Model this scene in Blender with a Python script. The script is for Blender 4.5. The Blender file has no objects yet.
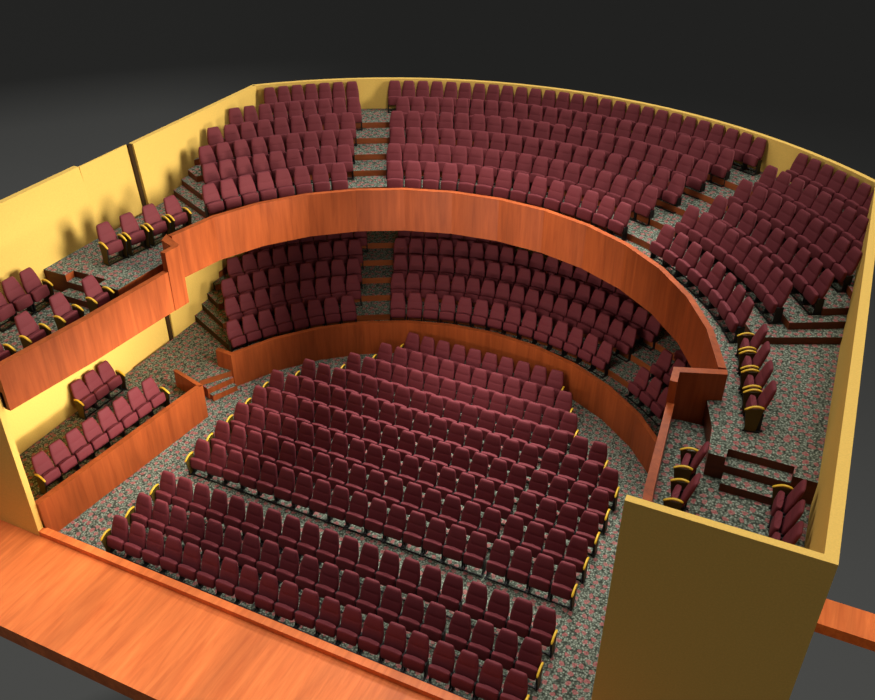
import bpy, bmesh, math, random
import numpy as np
random.seed(7)
C = bpy.context.scene.collection
PI = math.pi
R = math.radians
YC = 4.05                      # the hall is laid out on circles about (0, YC)

# ------------------------------------------------------------------ materials
def new_mat(name):
    m = bpy.data.materials.new(name); m.use_nodes = True
    nt = m.node_tree
    b = nt.nodes['Principled BSDF']
    return m, nt, b
def node(nt, typ, **kw):
    n = nt.nodes.new(typ)
    for k, v in kw.items():
        if k.startswith('_'): setattr(n, k[1:], v)
        else: n.inputs[k.replace('__', ' ')].default_value = v
    return n
def ramp(nt, stops, interp='LINEAR'):
    r = nt.nodes.new('ShaderNodeValToRGB'); r.color_ramp.interpolation = interp
    e = r.color_ramp.elements
    while len(e) < len(stops): e.new(0.5)
    for q, (p, c) in zip(e, stops): q.position = p; q.color = (*c, 1)
    return r
def srgb(r, g, b):
    f = lambda c: (c/255/12.92) if c/255 <= .04045 else ((c/255+.055)/1.055)**2.4
    return (f(r), f(g), f(b))
def mix(nt, fac, a, b, blend='MIX'):
    n = nt.nodes.new('ShaderNodeMix'); n.data_type = 'RGBA'; n.blend_type = blend
    for sock, v in ((n.inputs[0], fac), (n.inputs[6], a), (n.inputs[7], b)):
        if hasattr(v, 'links'): nt.links.new(v, sock)
        elif isinstance(v, tuple): sock.default_value = (*v, 1)
        else: sock.default_value = v
    return n.outputs[2]

def wood_mat(name, dark, light, grain, rough=.45):
    m, nt, b = new_mat(name)
    geo = nt.nodes.new('ShaderNodeNewGeometry')
    mp = nt.nodes.new('ShaderNodeMapping'); mp.inputs['Scale'].default_value = grain
    nt.links.new(geo.outputs['Position'], mp.inputs['Vector'])
    n1 = node(nt, 'ShaderNodeTexNoise', Scale=1.0, Detail=5.0, Roughness=.6, Distortion=.6)
    nt.links.new(mp.outputs[0], n1.inputs['Vector'])
    mp2 = nt.nodes.new('ShaderNodeMapping'); mp2.inputs['Scale'].default_value = tuple(g*.22+.12 for g in grain)
    nt.links.new(geo.outputs['Position'], mp2.inputs['Vector'])
    n2 = node(nt, 'ShaderNodeTexNoise', Scale=1.0, Detail=2.0)
    nt.links.new(mp2.outputs[0], n2.inputs['Vector'])
    r1 = ramp(nt, [(.2, dark), (.8, light)])
    nt.links.new(n1.outputs['Fac'], r1.inputs['Fac'])
    r2 = ramp(nt, [(.3, (.82, .82, .82)), (.7, (1.12, 1.12, 1.12))])
    nt.links.new(n2.outputs['Fac'], r2.inputs['Fac'])
    nt.links.new(mix(nt, 1.0, r1.outputs[0], r2.outputs[0], 'MULTIPLY'), b.inputs['Base Color'])
    b.inputs['Roughness'].default_value = rough
    b.inputs['Specular IOR Level'].default_value = .25
    return m
def plain_mat(name, col, rough=.6, spec=.3, bump=0, bscale=60, vary=.12):
    m, nt, b = new_mat(name)
    geo = nt.nodes.new('ShaderNodeNewGeometry')
    n1 = node(nt, 'ShaderNodeTexNoise', Scale=bscale, Detail=3.0)
    nt.links.new(geo.outputs['Position'], n1.inputs['Vector'])
    r1 = ramp(nt, [(.3, tuple(c*(1-vary) for c in col)), (.7, tuple(c*(1+vary) for c in col))])
    nt.links.new(n1.outputs['Fac'], r1.inputs['Fac'])
    nt.links.new(r1.outputs[0], b.inputs['Base Color'])
    b.inputs['Roughness'].default_value = rough
    b.inputs['Specular IOR Level'].default_value = spec
    if bump:
        bp = node(nt, 'ShaderNodeBump', Strength=bump, Distance=.01)
        nt.links.new(n1.outputs['Fac'], bp.inputs['Height']); nt.links.new(bp.outputs[0], b.inputs['Normal'])
    return m
def carpet_mat():
    m, nt, b = new_mat('floral_carpet')
    geo = nt.nodes.new('ShaderNodeNewGeometry')
    # leafy ground: small cells of grey green, dark and pale
    v1 = node(nt, 'ShaderNodeTexVoronoi', Scale=20.0, Randomness=1.0); v1.voronoi_dimensions = '3D'
    nt.links.new(geo.outputs['Position'], v1.inputs['Vector'])
    r1 = ramp(nt, [(.0, srgb(206, 206, 194)), (.2, srgb(148, 154, 142)), (.45, srgb(108, 115, 104)), (.8, srgb(58, 61, 55))])
    nt.links.new(v1.outputs['Distance'], r1.inputs['Fac'])
    n0 = node(nt, 'ShaderNodeTexNoise', Scale=24.0, Detail=2.0)
    nt.links.new(geo.outputs['Position'], n0.inputs['Vector'])
    r0 = ramp(nt, [(.36, (.66, .70, .62)), (.64, (1.15, 1.17, 1.12))])
    nt.links.new(n0.outputs['Fac'], r0.inputs['Fac'])
    ground = mix(nt, 1.0, r1.outputs[0], r0.outputs[0], 'MULTIPLY')
    # roses
    nd = node(nt, 'ShaderNodeTexNoise', Scale=11.0, Detail=1.0)
    nt.links.new(geo.outputs['Position'], nd.inputs['Vector'])
    flat = nt.nodes.new('ShaderNodeMapping'); flat.inputs['Scale'].default_value = (1, 1, .35)
    nt.links.new(geo.outputs['Position'], flat.inputs['Vector'])
    addv = nt.nodes.new('ShaderNodeMixRGB'); addv.blend_type = 'ADD'; addv.inputs['Fac'].default_value = .12
    nt.links.new(flat.outputs[0], addv.inputs[1]); nt.links.new(nd.outputs['Color'], addv.inputs[2])
    v2 = node(nt, 'ShaderNodeTexVoronoi', Scale=4.3, Randomness=.5); v2.voronoi_dimensions = '2D'
    nt.links.new(addv.outputs[0], v2.inputs['Vector'])
    rm = ramp(nt, [(.0, (.78, .78, .78)), (.21, (.78, .78, .78)), (.29, (0, 0, 0))])
    nt.links.new(v2.outputs['Distance'], rm.inputs['Fac'])
    rc = ramp(nt, [(.0, srgb(128, 54, 58)), (.08, srgb(178, 84, 88)), (.14, srgb(122, 104, 94)), (.19, srgb(188, 100, 100)), (.30, srgb(140, 84, 82))])
    nt.links.new(v2.outputs['Distance'], rc.inputs['Fac'])
    col = mix(nt, rm.outputs[0], ground, rc.outputs[0])
    nt.links.new(col, b.inputs['Base Color'])
    b.inputs['Roughness'].default_value = .95; b.inputs['Specular IOR Level'].default_value = .05
    bp = node(nt, 'ShaderNodeBump', Strength=.5, Distance=.02)
    nt.links.new(n0.outputs['Fac'], bp.inputs['Height']); nt.links.new(bp.outputs[0], b.inputs['Normal'])
    return m

M = {}
M['wood'] = wood_mat('cherry_veneer', srgb(132, 58, 24), srgb(176, 86, 40), (7, 7, .55))
M['stage'] = wood_mat('stage_boards', srgb(196, 92, 40), srgb(236, 130, 66), (7, .7, 5))
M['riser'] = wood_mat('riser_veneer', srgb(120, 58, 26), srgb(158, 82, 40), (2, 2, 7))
M['riser_shade'] = wood_mat('shaded_riser_veneer', srgb(80, 38, 18), srgb(106, 52, 26), (2, 2, 7))  # darker copy of the riser veneer: shade put into the colour
M['wall'] = plain_mat('ochre_plaster', srgb(232, 190, 98), .85, .1, .15, 30, .05)
M['carpet'] = carpet_mat()
M['fabric'] = plain_mat('maroon_upholstery', srgb(108, 42, 48), .72, .25, .12, 90, .1)
M['black'] = plain_mat('black_metal', srgb(22, 21, 21), .5, .3)
M['arm'] = plain_mat('yellow_armrest', srgb(222, 176, 44), .4, .4, 0, 30, .08)
M['panel'] = plain_mat('olive_end_panel', srgb(86, 69, 26), .6, .2, 0, 40, .1)
M['slot'] = plain_mat('dark_strip_and_shade', srgb(58, 40, 20), .7, .1)  # own brown of the wall strip; also painted shade on lower tier ends
M['slab'] = plain_mat('grey_underside', srgb(96, 84, 70), .9, .05)

# ------------------------------------------------------------------ mesh helpers
class MB:
    """verts, faces and a material slot per face; built into ONE mesh object"""
    def __init__(s): s.v = []; s.f = []; s.m = []; s.sm = []
    def face(s, pts, m=0, smooth=False):
        i = len(s.v); s.v += [tuple(p) for p in pts]; s.f.append(tuple(range(i, i+len(pts)))); s.m.append(m); s.sm.append(smooth)
    def grid(s, rows, m=0, closed=True, smooth=True, caps=True):
        i = len(s.v); n = len(rows[0])
        for r in rows: s.v += [tuple(p) for p in r]
        for a in range(len(rows)-1):
            for k in range(n if closed else n-1):
                k2 = (k+1) % n
                s.f.append((i+a*n+k, i+a*n+k2, i+(a+1)*n+k2, i+(a+1)*n+k)); s.m.append(m); s.sm.append(smooth)
        if caps and closed:
            s.f.append(tuple(i+k for k in reversed(range(n)))); s.m.append(m); s.sm.append(False)
            s.f.append(tuple(i+(len(rows)-1)*n+k for k in range(n))); s.m.append(m); s.sm.append(False)
    def prism(s, poly, z0, z1, mt=0, ms=0, mb=None):
        """poly counter clockwise in plan; mt top, ms sides (one slot or a list per edge), mb underside"""
        n = len(poly)
        s.face([(x, y, z1) for x, y in poly], mt)
        s.face([(x, y, z0) for x, y in reversed(poly)], ms[0] if mb is None and isinstance(ms, list) else (ms if mb is None else mb))
        for k in range(n):
            a, b = poly[k], poly[(k+1) % n]
            mm = ms[k] if isinstance(ms, list) else ms
            s.face([(a[0], a[1], z0), (b[0], b[1], z0), (b[0], b[1], z1), (a[0], a[1], z1)], mm)
    def box(s, x0, x1, y0, y1, z0, z1, m=0):
        s.prism([(x0, y0), (x1, y0), (x1, y1), (x0, y1)], z0, z1, m, m)
    def ribbon(s, a, b, z0, z1, m=0):
        """a solid wall between the plan polylines a and b (same count)"""
        n = len(a)
        for k in range(n-1):
            s.face([(*a[k], z0), (*a[k+1], z0), (*a[k+1], z1), (*a[k], z1)], m)
            s.face([(*b[k+1], z0), (*b[k], z0), (*b[k], z1), (*b[k+1], z1)], m)
            s.face([(*a[k], z1), (*a[k+1], z1), (*b[k+1], z1), (*b[k], z1)], m)
            s.face([(*b[k], z0), (*b[k+1], z0), (*a[k+1], z0), (*a[k], z0)], m)
        s.face([(*b[0], z0), (*a[0], z0), (*a[0], z1), (*b[0], z1)], m)
        s.face([(*a[-1], z0), (*b[-1], z0), (*b[-1], z1), (*a[-1], z1)], m)
    def mesh(s, name, mats, weld=True):
        me = bpy.data.meshes.new(name); me.from_pydata(s.v, [], s.f)
        for m in mats: me.materials.append(M[m])
        me.polygons.foreach_set('material_index', s.m); me.polygons.foreach_set('use_smooth', s.sm)
        bm = bmesh.new(); bm.from_mesh(me)
        if weld: bmesh.ops.remove_doubles(bm, verts=bm.verts, dist=1e-4)
        bmesh.ops.recalc_face_normals(bm, faces=bm.faces)
        bm.to_mesh(me); bm.free(); me.update()
        return me
    def build(s, name, mats, parent=None, **kw):
        o = bpy.data.objects.new(name, s.mesh(name, mats, **kw)); C.objects.link(o)
        if parent: o.parent = parent
        return o
def struct(name, mb, mats, **kw):
    o = mb.build(name, mats, **kw); o['kind'] = 'structure'
    return o
def P(r, deg):                                       # polar, about the centre of the hall
    return (r*math.sin(R(deg)), YC + r*math.cos(R(deg)))

# ------------------------------------------------------------------ levels and sizes
W_IN, W_OUT = 9.8, 10.0
YF = -.72                                            # the front walls stand on this line
Z_STAGE, Z_LIP = .20, .36
ZLOW, DLOW = .6, .23                                 # lower circle: first level, rise
ZBAL, DBAL = 5.22, .194                              # balcony: first level, rise
ZBOX = 4.65                                          # floor of the upper boxes
Z_TOP = 7.26
Z_BAND0, Z_BAND1 = 4.56, 5.91
R_IN = 14.02

# ------------------------------------------------------------------ orchestra floor and stage
f = MB()
f.prism([(-7.6, YF+.1), (6.9, YF+.1), (7.2, YF+.1), (7.2, 5.4), (7.0, 7.0), *[P(7.5, a) for a in range(66, -67, -6)], (-7.0, 7.0), (-7.6, 5.4)], -.25, 0, 0, 1)
struct('floor', f, ['carpet', 'slab'])
f = MB(); f.prism([(-13, -3.3), (6.85, -3.3), (6.85, YF-.1), (-13, YF-.1)], -.25, Z_STAGE, 0, 0)
struct('stage_floor', f, ['stage'])
f = MB(); f.box(-7.36, 6.86, YF-.1, YF+.1, -.2, Z_LIP)
struct('stage_lip', f, ['stage'])
f = MB(); f.prism([(10.02, 4.75), (14.5, 4.75), (14.5, 5.6), (10.02, 5.6)], -.1, Z_STAGE, 0, 0)
struct('side_stage_floor', f, ['stage'])

# ------------------------------------------------------------------ outer walls
def arc(r, a0, a1, n): return [P(r, a0+(a1-a0)*k/n) for k in range(n+1)]
f = MB()
aw = math.degrees(math.asin((W_IN+.02)/R_IN))
f.ribbon(arc(R_IN, -46.1, aw, 26), arc(R_IN+.15, -46.1, aw+.4, 26), 0, Z_TOP)
struct('wall_back', f, ['wall'])
yb = YC + math.sqrt(R_IN**2 - W_IN**2)
f = MB(); f.box(W_IN, W_OUT, -.76, yb+.12, 0, Z_TOP)
struct('wall_right', f, ['wall'])
def wall_run(f, prof, y0, y1):
    """a wall of section prof (x, z) running from y0 to y1"""
    a = [(x, y0, z) for x, z in prof]; b = [(x, y1, z) for x, z in prof]; n = len(prof)
    f.face(a); f.face(list(reversed(b)))
    for k in range(n): f.face([a[k], b[k], b[(k+1) % n], a[(k+1) % n]])
f = MB()
wall_run(f, [(-9.86, 0), (-9.89, 5.2), (-10.2, Z_TOP), (-10.38, Z_TOP), (-10.38, 0)], YF-.02, 5.62)   # thicker panel at the front
wall_run(f, [(-9.95, 0), (-10.0, 5.2), (-10.17, Z_TOP), (-10.22, Z_TOP), (-10.38, 0)], 5.62, 7.5)
wall_run(f, [(-9.83, 0), (-9.85, 5.2), (-10.04, Z_TOP), (-10.2, Z_TOP), (-10.2, 0)], 7.64, 13.85)
struct('wall_left', f, ['wall'])
f = MB(); wall_run(f, [(-9.88, 0), (-9.95, 5.2), (-10.10, Z_TOP-.02), (-10.2, Z_TOP-.02), (-10.2, 0)], 7.5, 7.64)
struct('trim_1', f, ['slot'])
f = MB(); f.box(6.92, W_OUT, -.90, -.76, 0, Z_TOP)
struct('wall_front_right', f, ['wall'])
f = MB(); f.box(-10.38, -7.36, YF-.1, YF+.06, 0, Z_TOP)
struct('wall_front_left', f, ['wall'])

# ------------------------------------------------------------------ tiers
def rmax(a):
    s = abs(math.sin(R(a)))
    return min(R_IN+.05, (W_IN+.04)/s if s > 1e-6 else 99)
def tier(name, r0, aend, z0, z1, mats):
    """a raised ring from r0 out to the walls between -aend and +aend; its front and its two ends are the risers"""
    n = max(2, int(2*aend/3.4)); A = [-aend+2*aend*k/n for k in range(n+1)]
    f = MB()
    inn = [P(min(r0, rmax(a)-.02), a) for a in A]; out = [P(rmax(a), a) for a in A]
    for k in range(n):
        a, b, c, d = inn[k], inn[k+1], out[k+1], out[k]
        f.face([(*a, z1), (*d, z1), (*c, z1), (*b, z1)], 0)
        f.face([(*a, z0), (*b, z0), (*b, z1), (*a, z1)], 1)
        f.face([(*c, z0), (*d, z0), (*d, z1), (*c, z1)], 1)
    for i, o in ((inn[0], out[0]), (inn[-1], out[-1])):
        f.face([(*i, z0), (*o, z0), (*o, z1), (*i, z1)], 2)
    return struct(name, f, mats)
BAL_R = [8.78, 9.69, 10.59, 11.57, 12.56]
LOW_R = [8.57, 9.49, 10.34, 11.24, 12.16]
A_END = [64.4, 62.4, 60.8, 59.2, 57.6]
for k in range(5):
    tier('balcony_tier', BAL_R[k], A_END[k], ZBAL+DBAL*k-.02, ZBAL+DBAL*(k+1), ['carpet', 'riser', 'riser_shade'])
    tier('lower_tier', LOW_R[k], A_END[k], ZLOW+DLOW*k-.02, ZLOW+DLOW*(k+1), ['carpet', 'riser', 'slot'])  # end faces take the dark brown to paint in their shade
# lower circle floor, with the side boxes
f = MB()
A = [68-136*k/24 for k in range(25)]
for k in range(24):
    q = [P(7.58, A[k]), P(rmax(A[k]), A[k]), P(rmax(A[k+1]), A[k+1]), P(7.58, A[k+1])]
    f.prism(q, 0, ZLOW, 0, 1)
for s in (-1, 1):
    o = P(rmax(68), 68)[1]; i = P(7.5, 68)
    q = [(-i[0], i[1]), (-7.53, 5.98), (-6.85, 5.2), (-7.3, YF+.06), (-W_IN-.02, YF+.06), (-W_IN-.02, o)]
    if s > 0: q = [(-x, y) for x, y in reversed(q)]
    f.prism(list(reversed(q)), 0, ZLOW-.001, 0, 1)
struct('lower_circle_floor', f, ['carpet', 'riser'])
# steps from the orchestra floor up to the cross aisle, both sides
for s in (-1, 1):
    f = MB()
    ex, ey = .345, .80
    for (x, y), z, L in (((-7.05, 5.92), .2, .86), ((-7.24, 5.94), .4, .92)):
        q = [(x, y), (x+ex*L/.87, y+ey*L/.87), (x+ex*L/.87-.36, y+ey*L/.87+.13), (x-.36, y+.13)]
        if s > 0: q = [(-a, b) for a, b in reversed(q)]
        f.prism(q, 0, z, 0, 1)
    struct('aisle_step', f, ['carpet', 'wood'])

# balcony floor: ring, side platforms, and the lower box floors in front of them
f = MB()
A = [79-158*k/28 for k in range(29)]
for k in range(28):
    q = [P(7.62, A[k]), P(rmax(A[k]), A[k]), P(rmax(A[k+1]), A[k+1]), P(7.62, A[k+1])]
    f.prism(q, Z_BAND0+.02, ZBAL, 0, 1, 2)
i79 = P(7.5, 79); o79 = P(rmax(79), 79)
NX = {1: (8.07, 9.34, 7.73), -1: (8.0, 9.12, 7.2)}    # notch from, to, inner edge of the platform
for s in (-1, 1):
    n1, n2, xe = NX[s]
    q = [(n2, 3.39), (W_IN+.02, 3.39), (W_IN+.02, o79[1]), i79, (7.36, 5.16), (min(xe, 7.64), 4.25), (xe, 3.39), (n1, 3.39), (n1, 3.69), (n2, 3.69)]
    ms = [1]*10
    if s < 0:
        q = [(-W_IN-.1, 3.39), (-n2, 3.39), (-n2, 3.69), (-n1, 3.69), (-n1, 3.39), (-7.33, 3.39), (-7.29, 4.4), (-7.23, 5.2), (-i79[0], i79[1]), (-W_IN-.1, o79[1])]
        ms = [1, 3, 1, 1, 1, 3, 3, 1, 1, 1]  # faces towards +x get lit-looking wood, the others the veneer with painted shade
    f.prism(q, ZBOX-.02, ZBAL-.001, 0, ms, 2)
struct('balcony_floor', f, ['carpet', 'riser_shade', 'slab', 'wood'])
for s in (-1, 1):
    n1, n2, xe = NX[s]
    g = MB()
    for y0, y1, z, a, b in ((3.39, 3.69, ZBAL-.19, n1, n2), (3.04, 3.39, ZBAL-.38, n1+.02, n2-.02)):
        x0, x1 = (a, b) if s > 0 else (-b, -a)
        g.prism([(x0, y0), (x1, y0), (x1, y1), (x0, y1)], ZBOX-.02, z, 0, 1)
    struct('box_step', g, ['carpet', 'riser_shade'])
    g = MB()
    xo = W_IN+.02 if s > 0 else W_IN+.1
    q = [(7.24, -.75 if s > 0 else YF+.06), (xo, -.75 if s > 0 else YF+.06), (xo, 5.1), (6.74, 4.96), (6.70, 4.5)]
    if s < 0: q = [(-x, y) for x, y in reversed(q)]
    g.prism(q, 4.2, ZBOX, 0, 1, 1)
    struct('box_floor', g, ['carpet', 'slab'])

# ------------------------------------------------------------------ parapets
# lower circle parapet
f = MB()
A = [-68, -56.25, -45, -33.75, -22.5, -11.25, 0, 11.25, 22.5, 33.75, 45, 56.25, 68]
f.ribbon([P(7.43, a) for a in A], [P(7.58, a) for a in A], 0, 1.21)
i, o = P(7.43, -68), P(7.58, -68)
f.ribbon([i, (-7.5, 6.87)], [(i[0]-.02, i[1]+.16), (-7.5, 7.03)], 0, 1.208)
i = P(7.43, 68)
f.ribbon([(7.5, 6.87), i], [(7.5, 7.03), (i[0]+.02, i[1]+.16)], 0, 1.208)
struct('lower_circle_parapet', f, ['wood'])
# side box fronts of the lower circle, with their return walls
for s in (-1, 1):
    f = MB()
    a = [(-7.27, YF+.06), (-6.73, 5.22)]; b = [(-7.45, YF+.06), (-6.90, 5.10)]
    c = [(-6.73, 5.22), (-8.0, 5.56)]; d = [(-6.77, 5.10), (-7.98, 5.43)]
    if s > 0:
        a, b, c, d = [[(-x, y) for x, y in q] for q in (a, b, c, d)]
    f.ribbon(a, b, 0, 1.18); f.ribbon(c, d, 0, 1.18)
    struct('lower_box_front', f, ['wood'])
# balcony parapet with its jogs
f = MB()
A = [-79.3, -67.5, -56.25, -45, -33.75, -22.5, -11.25, 0, 11.25, 22.5, 33.75, 45, 56.25, 67.5, 79.3]
RB = [7.37, 7.49, 7.55, 7.57, 7.57, 7.57, 7.57, 7.57, 7.57, 7.57, 7.57, 7.57, 7.58, 7.62, 7.73]
f.ribbon([P(r-.15 if abs(a) < 79 else r-.17, a) for r, a in zip(RB, A)], [P(r, a) for r, a in zip(RB, A)], Z_BAND0, Z_BAND1)
for s in (-1, 1):
    j = [(7.66, 5.26), (6.72, 4.92)]; k = [(7.62, 5.44), (6.56, 5.06)]
    if s < 0: j, k = [(7.19, 5.10), (6.72, 4.92)], [(7.30, 5.44), (6.56, 5.06)]
    e = [(6.56, 5.06), (6.60, 4.53)]; g = [(6.72, 4.92), (6.76, 4.53)]
    if s < 0: j, k, e, g = [[(-x, y) for x, y in q] for q in (j, k, e, g)]
    f.ribbon(j, k, 4.16, Z_BAND1); f.ribbon(e, g, 4.16, Z_BAND1)
struct('balcony_parapet', f, ['wood'])
for s in (-1, 1):
    f = MB()
    ye = -.76 if s > 0 else YF+.06
    a = [(6.62, 4.53), (6.84, 1.73), (7.15, ye)]; b = [(6.78, 4.53), (7.02, 1.73), (7.33, ye)]
    if s < 0: a, b = [[(-x, y) for x, y in q] for q in (a, b)]
    f.ribbon(a, b, 4.16, 5.35)
    struct('upper_box_front', f, ['wood'])

# ------------------------------------------------------------------ the theatre seat
H = 1.03                                             # height of the top of the backrest; it stands above local y = 0
def rrect(w, t, n=5, p=3.2):
    """superellipse ring in x,y with half width w, half thickness t"""
    out = []
    N = 4*n
    for k in range(N):
        a = 2*PI*k/N
        c, s_ = math.cos(a), math.sin(a)
        out.append((w*math.copysign(abs(c)**(2/p), c), t*math.copysign(abs(s_)**(2/p), s_)))
    return out
def backrest_mb():
    f = MB(); rows = []
    L = [(.38, .21, .03), (.40, .245, .05), (.46, .256, .058), (.58, .262, .062), (.68, .258, .060), (.735, .250, .058), (.75, .247, .0535), (.765, .244, .058),
         (.84, .231, .060), (.92, .213, .056), (.975, .197, .051), (1.01, .182, .042), (1.026, .163, .028), (1.03, .14, .016)]
    for z, w, t in L:
        yy = -.20*(1.03-z)/.65
        rows.append([(x*.985, yy+y, z) for x, y in rrect(w, t, 6, 3.6)])
    f.grid(rows)
    return f
def cushion_mb():
    """the tip-up seat, swung up: a rounded pad standing nearly on edge in front of the backrest"""
    f = MB(); rows = []
    th = R(80); ax = (math.cos(th), math.sin(th)); nx = (-math.sin(th), math.cos(th))   # along the pad (y, z), and across it
    o = (-.372, .265)
    L = [(0, .20, .03), (.012, .228, .05), (.05, .240, .064), (.15, .246, .068), (.25, .246, .068), (.292, .244, .064), (.308, .240, .058), (.316, .230, .048)]
    for d, w, t in L:
        c = (o[0]+ax[0]*d, o[1]+ax[1]*d - .03*d/.3)
        rows.append([(x, c[0]+nx[0]*q, c[1]+nx[1]*q + .035*d/.3*(1-(x/.25)**2)) for x, q in rrect(w*1.03, t, 6, 4.2)])
    f.grid(rows)
    return f
def frame_mb():
    f = MB()
    for x in (-.243, .243):
        f.box(x-.016, x+.016, -.30, -.11, .02, .44)
        f.box(x-.026, x+.026, -.42, -.06, 0, .03)
    f.box(-.24, .24, -.29, -.25, .25, .30); f.box(-.24, .24, -.16, -.12, .36, .42)
    f.box(-.24, .24, -.40, -.37, .0, .025); f.box(-.24, .24, -.13, -.10, .0, .025)
    return f
def arm_mb(x):
    f = MB(); rows = []
    for k in range(11):
        t = k/10
        y = -.14 - .37*t; z = .61 + .04*math.sin(PI*min(1, t*1.05)) - .075*t*t
        w = .029 if 0 < k < 10 else .02
        rows.append([(x+a, y, z+b) for a, b in rrect(w, .022 if 0 < k < 10 else .012, 2, 2.6)])
    f.grid(rows)
    return f
def endpanel_mb(x):
    """stanchion panel, broad under the armrest and narrow at the foot, with a black front edge"""
    f = MB()
    prof = [(-.15, .59), (-.50, .55), (-.475, .40), (-.42, .06), (-.42, 0), (-.20, 0), (-.20, .06), (-.17, .40)]
    a = [(x-.016, y, z) for y, z in prof]; b = [(x+.016, y, z) for y, z in prof]
    n = len(prof)
    f.face(a, 0); f.face(list(reversed(b)), 0)
    for k in range(n):
        f.face([a[k], b[k], b[(k+1) % n], a[(k+1) % n]], 1 if k in (1, 2, 3, 4, 5) else 0)
    f.box(x-.024, x+.024, -.46, -.12, 0, .03, 1)
    f.box(x-.014, x+.014, -.435, -.40, .03, .5, 1)
    return f
ME = {'backrest': backrest_mb().mesh('backrest', ['fabric']), 'seat_cushion': cushion_mb().mesh('seat_cushion', ['fabric']),
      'support_frame': frame_mb().mesh('support_frame', ['black'], weld=False)}
for s, n in ((-1, 'l'), (1, 'r')):
    ME['panel_'+n] = endpanel_mb(s*.30).mesh('end_panel', ['panel', 'black'], weld=False)
    ME['arm_'+n] = arm_mb(s*.30).mesh('armrest', ['arm'])

SEATS = []                                           # (key, x, y, z floor, rotation, sides with an arm, label, group)
def seat(key, x, y, z, rot, arms, label, group, sx=1): SEATS.append((key, x, y, z, rot, arms, label, group, sx))
ORD = ['', 'first', 'second', 'third', 'fourth', 'fifth', 'sixth', 'seventh', 'eighth', 'ninth', 'tenth', 'eleventh', 'twelfth', 'thirteenth', 'fourteenth',
       'fifteenth', 'sixteenth', 'seventeenth', 'eighteenth', 'nineteenth', 'twentieth', 'twenty-first', 'twenty-second', 'twenty-third', 'twenty-fourth', 'twenty-fifth', 'twenty-sixth', 'twenty-seventh']

# orchestra: twelve straight rows
OY = [0, .879, 1.821, 3.28, 4.199, 5.131, 6.04, 6.966, 7.896, 8.815, 9.744, 10.677]
for r in range(1, 13):
    if r <= 8: xs = [-5.27+.55*k for k in range(16)] + [3.585+.55*k for k in range(4)]
    elif r == 9: xs = [-4.707+.549*k for k in range(16)] + [4.117+.55*k for k in range(2)]
    elif r == 10: xs = [-3.605+.5484*k for k in range(14)]
    elif r == 11: xs = [-2.972+.549*k for k in range(12)]
    else: xs = [-2.452+.549*k for k in range(10)]
    n = len(xs)
    where = 'orchestra row nearest the stage' if r == 1 else 'back row of the orchestra' if r == 12 else '%s orchestra row from the stage' % ORD[r]
    for k, x in enumerate(xs):
        arms = ('l' if k == 0 else '') + ('r' if k == n-1 else '')
        if k == 0: lab = 'maroon yellow-armed seat at the left end of the ' + where
        elif k == n-1: lab = 'maroon yellow-armed seat at the right end of the ' + where
        else: lab = 'maroon tip-up seat, %s from left in the %s' % (ORD[k+1], where)
        seat('O%d_%d' % (r, k), x, OY[r-1], 0, 0, arms, lab, 'maroon seats on the orchestra floor')
# curved rows: (count, first angle, last angle, radius at first, radius at last)
BAL = {1: ((8, -62.9, -36.5, 8.83, 8.85), (14, -25.0, 24.1, 8.86, 8.82), (8, 35.35, 62.3, 8.74, 8.64)),
       2: ((9, -59.9, -34.8, 9.83, 9.85), (17, -25.36, 24.3, 9.85, 9.95), (9, 33.6, 59.2, 9.87, 9.72)),
       3: ((9, -58.3, -34.1, 10.78, 10.7), (18, -24.94, 25.5, 10.82, 10.9), (9, 34.8, 59.2, 10.68, 10.69)),
       4: ((9, -55.05, -33.3, 11.72, 11.78), (20, -25.2, 25.76, 11.84, 11.92), (9, 34.0, 55.8, 11.77, 11.7)),
       5: ((9, -50.3, -32.0, 12.68, 12.75), (23, -24.4, 26.57, 12.75, 12.85), (9, 33.72, 52.2, 12.8, 12.66)),
       6: ((7, -44.0, -32.0, 13.8, 13.9), (27, -25.8, 27.9, 13.93, 13.93), (7, 34.25, 46.0, 13.9, 13.8))}
LOWR = {1: ((8, -62.7, -36.3, 8.62, 8.62), (14, -24.9, 24.8, 8.68, 8.72), (3, 36.0, 43.6, 8.64, 8.64)),
        2: ((9, -60.0, -34.5, 9.6, 9.62), (17, -25.1, 25.5, 9.65, 9.7), (2, 35.0, 38.5, 9.61, 9.62)),
        3: ((9, -58.4, -33.9, 10.44, 10.38), (18, -24.75, 26.9, 10.55, 10.55), (2, 35.2, 38.5, 10.5, 10.5)),
        4: ((9, -55.3, -33.2, 11.37, 11.37), (17, -24.9, 20.0, 11.4, 11.4)),
        5: ((9, -50.6, -32.0, 12.28, 12.28), (9, -24.4, -5.8, 12.28, 12.28))}
SEC = ['left block', 'middle block', 'right block']
for tag_, rows, z0, dz, place in (('B', BAL, ZBAL, DBAL, 'balcony'), ('L', LOWR, ZLOW, DLOW, 'lower circle')):
    for r, secs in rows.items():
        for si, (n, a0, a1, r0, r1) in enumerate(secs):
            for k in range(n):
                t = k/(n-1) if n > 1 else 0
                a = a0+(a1-a0)*t; rr = r0+(r1-r0)*t
                x, y = P(rr, a)
                row = 'front row' if r == 1 else 'back row' if (r == 6 and tag_ == 'B') else '%s row' % ORD[r]
                lab = 'maroon seat, %s from left in %s of the %s %s' % (ORD[k+1], row, place, SEC[si])
                seat('%s%d_%d_%d' % (tag_, r, si, k), x, y, z0+dz*(r-1), -R(a), '', lab, 'maroon seats in the curved rows of the ' + place, min(1, R(abs(a1-a0))*(min(r0, r1)-.1)/max(1, n-1)/.535))
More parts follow.
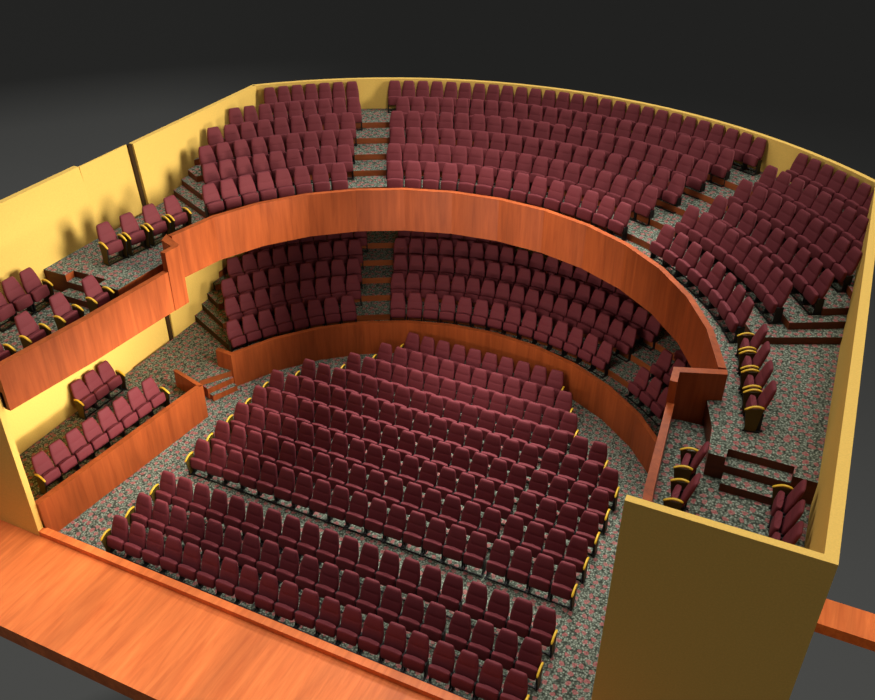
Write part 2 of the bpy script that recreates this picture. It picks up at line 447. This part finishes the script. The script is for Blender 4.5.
# straight rows in the boxes: (x, y, z, facing, arms) ; facing = direction of local -y
def face_rot(dx, dy): return math.atan2(dx, -dy)
for s, side in ((-1, 'left'), (1, 'right')):
    n = 4
    for k in range(n):
        x, y = (8.55-.159*k, 4.78+.727*k) if s > 0 else (8.73-.159*k, 4.68+.722*k)
        q = 'nearest the steps' if k == 0 else 'nearest the balcony rows' if k == n-1 else '%s from the steps' % ORD[k+1]
        seat('P%s%d' % (side[0], k), s*x, y, ZBAL, face_rot(-s*.976, -.21), 'lr', 'maroon armchair on the %s balcony platform, %s' % (side, q), 'maroon armchairs on the balcony platforms')
    n = 4 if s < 0 else 2
    for k in range(n):
        x, y = (7.64+.028*k, 2.99-1.003*k) if s > 0 else (7.81+.058*k, 2.97-1.025*k)
        q = ['nearest the steps', 'second from the steps', 'third from the steps', 'farthest from the steps'][k]
        seat('Q%s%d' % (side[0], k), s*x, y, ZBOX, face_rot(-s, 0), 'lr', 'single maroon armchair at the %s upper box rail, %s' % (side, q), 'single armchairs behind the upper box rails')
    n = 3
    for k in range(n):
        x, y = (9.47+.034*k, 2.65-.579*k) if s > 0 else (9.51+.03*k, 2.58-.548*k)
        arms = ('r' if s < 0 else 'l') if k == 0 else ''
        q = ['nearest the steps', 'in the middle of three', 'farthest from the steps'][k]
        seat('R%s%d' % (side[0], k), s*x, y, ZBOX, face_rot(-s, 0), arms, 'maroon seat along the %s upper box wall, %s' % (side, q), 'maroon seats along the upper box walls')
for k in range(3):
    q = ['nearest the stage', 'in the middle', 'farthest from the stage'][k]
    seat('SA%d' % k, -9.67+.017*k, 3.30+.528*k, ZLOW, face_rot(1, -.04), ['l', '', 'r'][k], 'maroon seat in the short row against the lower left wall, ' + q, 'maroon seats in the lower left box')
for k in range(8):
    seat('SB%d' % k, -8.22+.048*k, .42+.547*k, ZLOW, face_rot(1, -.09), 'l' if k == 0 else 'r' if k == 7 else '', 'maroon seat, %s from the stage in the long lower left box row' % ORD[k+1], 'maroon seats in the lower left box')

FAR = set()

# the seats that show smallest in the picture are built together as one object
FAR = set('''
B2_0_1 B2_0_2 B2_0_3 B2_0_4 B2_0_5 B2_0_6 B2_0_7 B2_1_0 B2_1_1 B2_1_10 B2_1_11 B2_1_2 B2_1_3 B2_1_4 B2_1_5 B2_1_6
B2_1_7 B2_1_8 B2_1_9 B3_0_0 B3_0_1 B3_0_2 B3_0_3 B3_0_4 B3_0_5 B3_0_6 B3_0_7 B3_0_8 B3_1_0 B3_1_1 B3_1_10 B3_1_11
B3_1_12 B3_1_13 B3_1_14 B3_1_15 B3_1_2 B3_1_3 B3_1_4 B3_1_5 B3_1_6 B3_1_7 B3_1_8 B3_1_9 B4_0_0 B4_0_1 B4_0_2 B4_0_3
B4_0_4 B4_0_5 B4_0_6 B4_0_7 B4_0_8 B4_1_0 B4_1_1 B4_1_10 B4_1_11 B4_1_12 B4_1_13 B4_1_14 B4_1_15 B4_1_16 B4_1_17 B4_1_18
B4_1_2 B4_1_3 B4_1_4 B4_1_5 B4_1_6 B4_1_7 B4_1_8 B4_1_9 B5_0_0 B5_0_1 B5_0_2 B5_0_3 B5_0_4 B5_0_5 B5_0_6 B5_0_7
B5_0_8 B5_1_0 B5_1_1 B5_1_10 B5_1_11 B5_1_12 B5_1_13 B5_1_14 B5_1_15 B5_1_16 B5_1_17 B5_1_18 B5_1_19 B5_1_2 B5_1_20 B5_1_21
B5_1_3 B5_1_4 B5_1_5 B5_1_6 B5_1_7 B5_1_8 B5_1_9 B5_2_8 B6_0_0 B6_0_1 B6_0_2 B6_0_3 B6_0_4 B6_0_5 B6_0_6 B6_1_0
B6_1_1 B6_1_10 B6_1_11 B6_1_12 B6_1_13 B6_1_14 B6_1_15 B6_1_16 B6_1_17 B6_1_18 B6_1_19 B6_1_2 B6_1_20 B6_1_21 B6_1_22 B6_1_23
B6_1_24 B6_1_3 B6_1_4 B6_1_5 B6_1_6 B6_1_7 B6_1_8 B6_1_9 B6_2_0 B6_2_1 B6_2_2 B6_2_6 L1_2_2 L2_0_1 L2_0_2 L2_0_3
L2_0_4 L2_0_5 L2_0_6 L2_0_7 L2_0_8 L2_1_0 L2_1_1 L2_1_10 L2_1_11 L2_1_12 L2_1_13 L2_1_14 L2_1_2 L2_1_3 L2_1_4 L2_1_5
L2_1_6 L2_1_7 L2_1_8 L2_1_9 L2_2_1 L2_2_2 L3_0_0 L3_0_1 L3_0_2 L3_0_3 L3_0_4 L3_0_5 L3_0_6 L3_0_7 L3_0_8 L3_1_0
L3_1_1 L3_1_10 L3_1_11 L3_1_12 L3_1_13 L3_1_14 L3_1_15 L3_1_16 L3_1_2 L3_1_3 L3_1_4 L3_1_5 L3_1_6 L3_1_7 L3_1_8 L3_1_9
L3_2_0 L3_2_1 L4_0_0 L4_0_1 L4_0_2 L4_0_3 L4_0_4 L4_0_5 L4_0_6 L4_0_7 L4_0_8 L4_1_0 L4_1_1 L4_1_10 L4_1_11 L4_1_12
L4_1_13 L4_1_14 L4_1_15 L4_1_16 L4_1_2 L4_1_3 L4_1_4 L4_1_5 L4_1_6 L4_1_7 L4_1_8 L4_1_9 L5_0_0 L5_0_1 L5_0_2 L5_0_3
L5_0_4 L5_0_5 L5_0_6 L5_0_7 L5_0_8 L5_1_0 L5_1_1 L5_1_2 L5_1_3 L5_1_4 L5_1_5 L5_1_6 L5_1_7 L5_1_8 O10_0 O10_1
O10_2 O10_3 O10_4 O10_5 O10_6 O10_7 O10_8 O10_9 O11_0 O11_1 O11_10 O11_2 O11_3 O11_4 O11_5 O11_6
O11_7 O11_8 O11_9 O12_0 O12_1 O12_2 O12_3 O12_4 O12_5 O12_6 O12_7 O12_8 O12_9 O1_12 O1_13 O1_14
O1_15 O1_16 O1_17 O1_18 O1_19 O2_16 O2_17 O2_18 O2_19 O3_19 O7_1 O8_1 O8_2 O8_3 O9_0 O9_1
O9_2 O9_3 O9_4 O9_5 O9_6
'''.split())
def part(name, mesh, parent):
    o = bpy.data.objects.new(name, mesh); C.objects.link(o); o.parent = parent
    return o
def make_seat(x, y, z, rot, arms, label, group, sx=1):
    t = bpy.data.objects.new('theatre_seat', None); C.objects.link(t)
    t.empty_display_size = .2
    t.location = (x, y, z); t.rotation_euler = (0, 0, rot); t.scale = (sx, 1, 1)
    t['label'] = label; t['category'] = 'seat'; t['group'] = group
    part('backrest', ME['backrest'], t); part('seat_cushion', ME['seat_cushion'], t); part('support_frame', ME['support_frame'], t)
    for a in arms:
        p = part('end_panel', ME['panel_'+a], t)
        q = part('armrest', ME['arm_'+a], p); q['label'] = 'yellow armrest'
    return t
far = MB()
for key, x, y, z, rot, arms, label, group, sx in SEATS:
    if key[0] in 'PQRS': x -= .06*math.sin(rot); y += .06*math.cos(rot)
    if key not in FAR:
        make_seat(x, y, z, rot, arms, label, group, sx)
        continue
    c, s_ = math.cos(rot), math.sin(rot)
    names = ['backrest', 'seat_cushion', 'support_frame'] + ['panel_'+a for a in arms] + ['arm_'+a for a in arms]
    for nm in names:
        me = ME[nm]; i = len(far.v)
        far.v += [(x+c*sx*v.co.x-s_*v.co.y, y+s_*sx*v.co.x+c*v.co.y, z+v.co.z) for v in me.vertices]
        base = {'backrest': [0], 'seat_cushion': [0], 'support_frame': [1], 'panel': [3, 1], 'arm': [2]}[nm if nm in ('backrest', 'seat_cushion', 'support_frame') else nm.split('_')[0]]
        for p in me.polygons:
            far.f.append(tuple(i+q for q in p.vertices)); far.m.append(base[p.material_index]); far.sm.append(p.use_smooth)
if far.f:
    me = bpy.data.meshes.new('theatre_seats'); me.from_pydata(far.v, [], far.f)
    for m in ('fabric', 'black', 'arm', 'panel'): me.materials.append(M[m])
    me.polygons.foreach_set('material_index', far.m); me.polygons.foreach_set('use_smooth', far.sm); me.update()
    o = bpy.data.objects.new('theatre_seats', me); C.objects.link(o)
    o['kind'] = 'stuff'; o['category'] = 'seats'
    o['label'] = 'remaining smaller maroon seats farther back in the orchestra, lower circle and balcony rows'

# ------------------------------------------------------------------ light
def sun(name, d, energy, angle, col):
    l = bpy.data.lights.new(name, 'SUN'); l.energy = energy; l.angle = R(angle); l.color = col
    o = bpy.data.objects.new(name, l); C.objects.link(o)
    from mathutils import Vector
    o.rotation_euler = Vector(d).to_track_quat('Z', 'Y').to_euler(); o.location = (0, 0, 30)
    return o
def area(name, loc, size, energy, col):
    l = bpy.data.lights.new(name, 'AREA'); l.shape = 'DISK'; l.size = size; l.energy = energy; l.color = col
    o = bpy.data.objects.new(name, l); C.objects.link(o); o.location = loc
    return o
sun('key_sun', (.95, .10, .28), 2.4, 14, (1, .97, .86))
sun('top_sun', (.03, .2, 1), 1.85, 34, (1, .98, .95))
sun('front_fill', (.30, -1, .40), .16, 40, (1, .96, .9))
sun('side_fill', (-1, -.1, .8), .8, 40, (1, .95, .88))
def spot(name, loc, target, half, energy, soft, col, blend=.6):
    l = bpy.data.lights.new(name, 'SPOT'); l.energy = energy; l.shadow_soft_size = soft; l.color = col
    l.spot_size = R(2*half); l.spot_blend = blend
    o = bpy.data.objects.new(name, l); C.objects.link(o); o.location = loc
    from mathutils import Vector
    o.rotation_euler = (Vector(loc)-Vector(target)).to_track_quat('Z', 'Y').to_euler()
spot('high_side_spot', (-1.2, 5.8, 6.8), (-10, 5.2, 6.4), 52, 1800, .9, (1, .95, .8))
spot('rear_spot', (.5, 5.3, 6.3), (0, 14, 2.6), 62, 780, 1.0, (1, .94, .85), .9)
spot('balcony_spot', (0, 8, 11), (0, 16, 8.2), 66, 1150, 1.0, (1, .95, .86), .8)
def panel(name, loc, target, sx, sy, spread, energy, col):
    l = bpy.data.lights.new(name, 'AREA'); l.shape = 'RECTANGLE'; l.size = sx; l.size_y = sy; l.energy = energy; l.color = col; l.spread = R(spread)
    o = bpy.data.objects.new(name, l); C.objects.link(o); o.location = loc
    from mathutils import Vector
    o.rotation_euler = (Vector(loc)-Vector(target)).to_track_quat('Z', 'Y').to_euler()
panel('orchestra_light', (.8, 12.6, 14), (.8, 5.2, 0), 9, 4, 58, 520, (1, .98, .94))
panel('lower_circle_fill', (.3, 5.6, 3.3), (.3, 12, 3.1), 5, .4, 100, 60, (1, .93, .84))  # added fill lamp, no real fixture, lifts the seats under the balcony
panel('stage_fill', (-5, -2.6, 12), (-5, -2.6, 0), 5, 2, 60, 55, (1, .97, .92))  # added fill, not a fixture of the hall; brightens the boards
panel('low_box_fill', (-1.8, 2.6, 3.9), (-7.2, 2.6, 1.9), 6.5, .6, 84, 235, (1, .94, .82))  # unseen fill added to brighten the left box fronts

# ------------------------------------------------------------------ background
w = bpy.data.worlds.new('World'); bpy.context.scene.world = w; w.use_nodes = True
nt = w.node_tree; bg = nt.nodes['Background']
tc = nt.nodes.new('ShaderNodeTexCoord'); sp = nt.nodes.new('ShaderNodeSeparateXYZ'); nt.links.new(tc.outputs['Generated'], sp.inputs[0])
mr = nt.nodes.new('ShaderNodeMapRange'); mr.inputs[1].default_value = -1; mr.inputs[2].default_value = 0
nt.links.new(sp.outputs['Z'], mr.inputs[0])
g = lambda v: srgb(v, v, v*.97)
zz = lambda z: z+1
rA = ramp(nt, [(zz(-1), g(33)), (zz(-.80), g(33)), (zz(-.77), g(72)), (zz(-.67), g(69)), (zz(-.45), g(52)), (zz(-.34), g(38)), (zz(-.29), g(33)), (1, g(33))])  # both ramps carry painted light, falling off as over a lit ground
rB = ramp(nt, [(zz(-1), g(33)), (zz(-.80), g(33)), (zz(-.77), g(72)), (zz(-.5), g(70)), (zz(-.36), g(66)), (zz(-.31), g(60)), (zz(-.265), g(36)), (1, g(33))])
nt.links.new(mr.outputs[0], rA.inputs['Fac']); nt.links.new(mr.outputs[0], rB.inputs['Fac'])
dt = nt.nodes.new('ShaderNodeVectorMath'); dt.operation = 'DOT_PRODUCT'; dt.inputs[1].default_value = (-.908, -.418, 0)
nt.links.new(tc.outputs['Generated'], dt.inputs[0])
m2 = nt.nodes.new('ShaderNodeMapRange'); m2.interpolation_type = 'SMOOTHSTEP'; m2.inputs[1].default_value = .02; m2.inputs[2].default_value = .32
nt.links.new(dt.outputs['Value'], m2.inputs[0])
nt.links.new(mix(nt, m2.outputs[0], rA.outputs[0], rB.outputs[0]), bg.inputs['Color'])
bg.inputs['Strength'].default_value = 1.0

# ------------------------------------------------------------------ camera
yaw, pit, rol, fpx = -.431826, .587424, .0077017, 888.062
from mathutils import Matrix, Vector
fw = Vector((math.sin(yaw)*math.cos(pit), math.cos(yaw)*math.cos(pit), -math.sin(pit)))
rt = Vector((math.cos(yaw), -math.sin(yaw), 0)); up = rt.cross(fw)
r2 = math.cos(rol)*rt + math.sin(rol)*up; u2 = -math.sin(rol)*rt + math.cos(rol)*up
cam = bpy.data.cameras.new('camera'); cam.sensor_fit = 'HORIZONTAL'; cam.sensor_width = 36; cam.lens = 36*fpx/875; cam.clip_end = 500
co = bpy.data.objects.new('camera', cam); C.objects.link(co)
mw = Matrix((r2, u2, -fw)).transposed().to_4x4(); mw.translation = (8.51236, -11.24138, 16.69336)
co.matrix_world = mw
sc = bpy.context.scene; sc.camera = co
sc.view_settings.view_transform = 'Standard'; sc.view_settings.look = 'None'
sc.cycles.max_bounces = 6
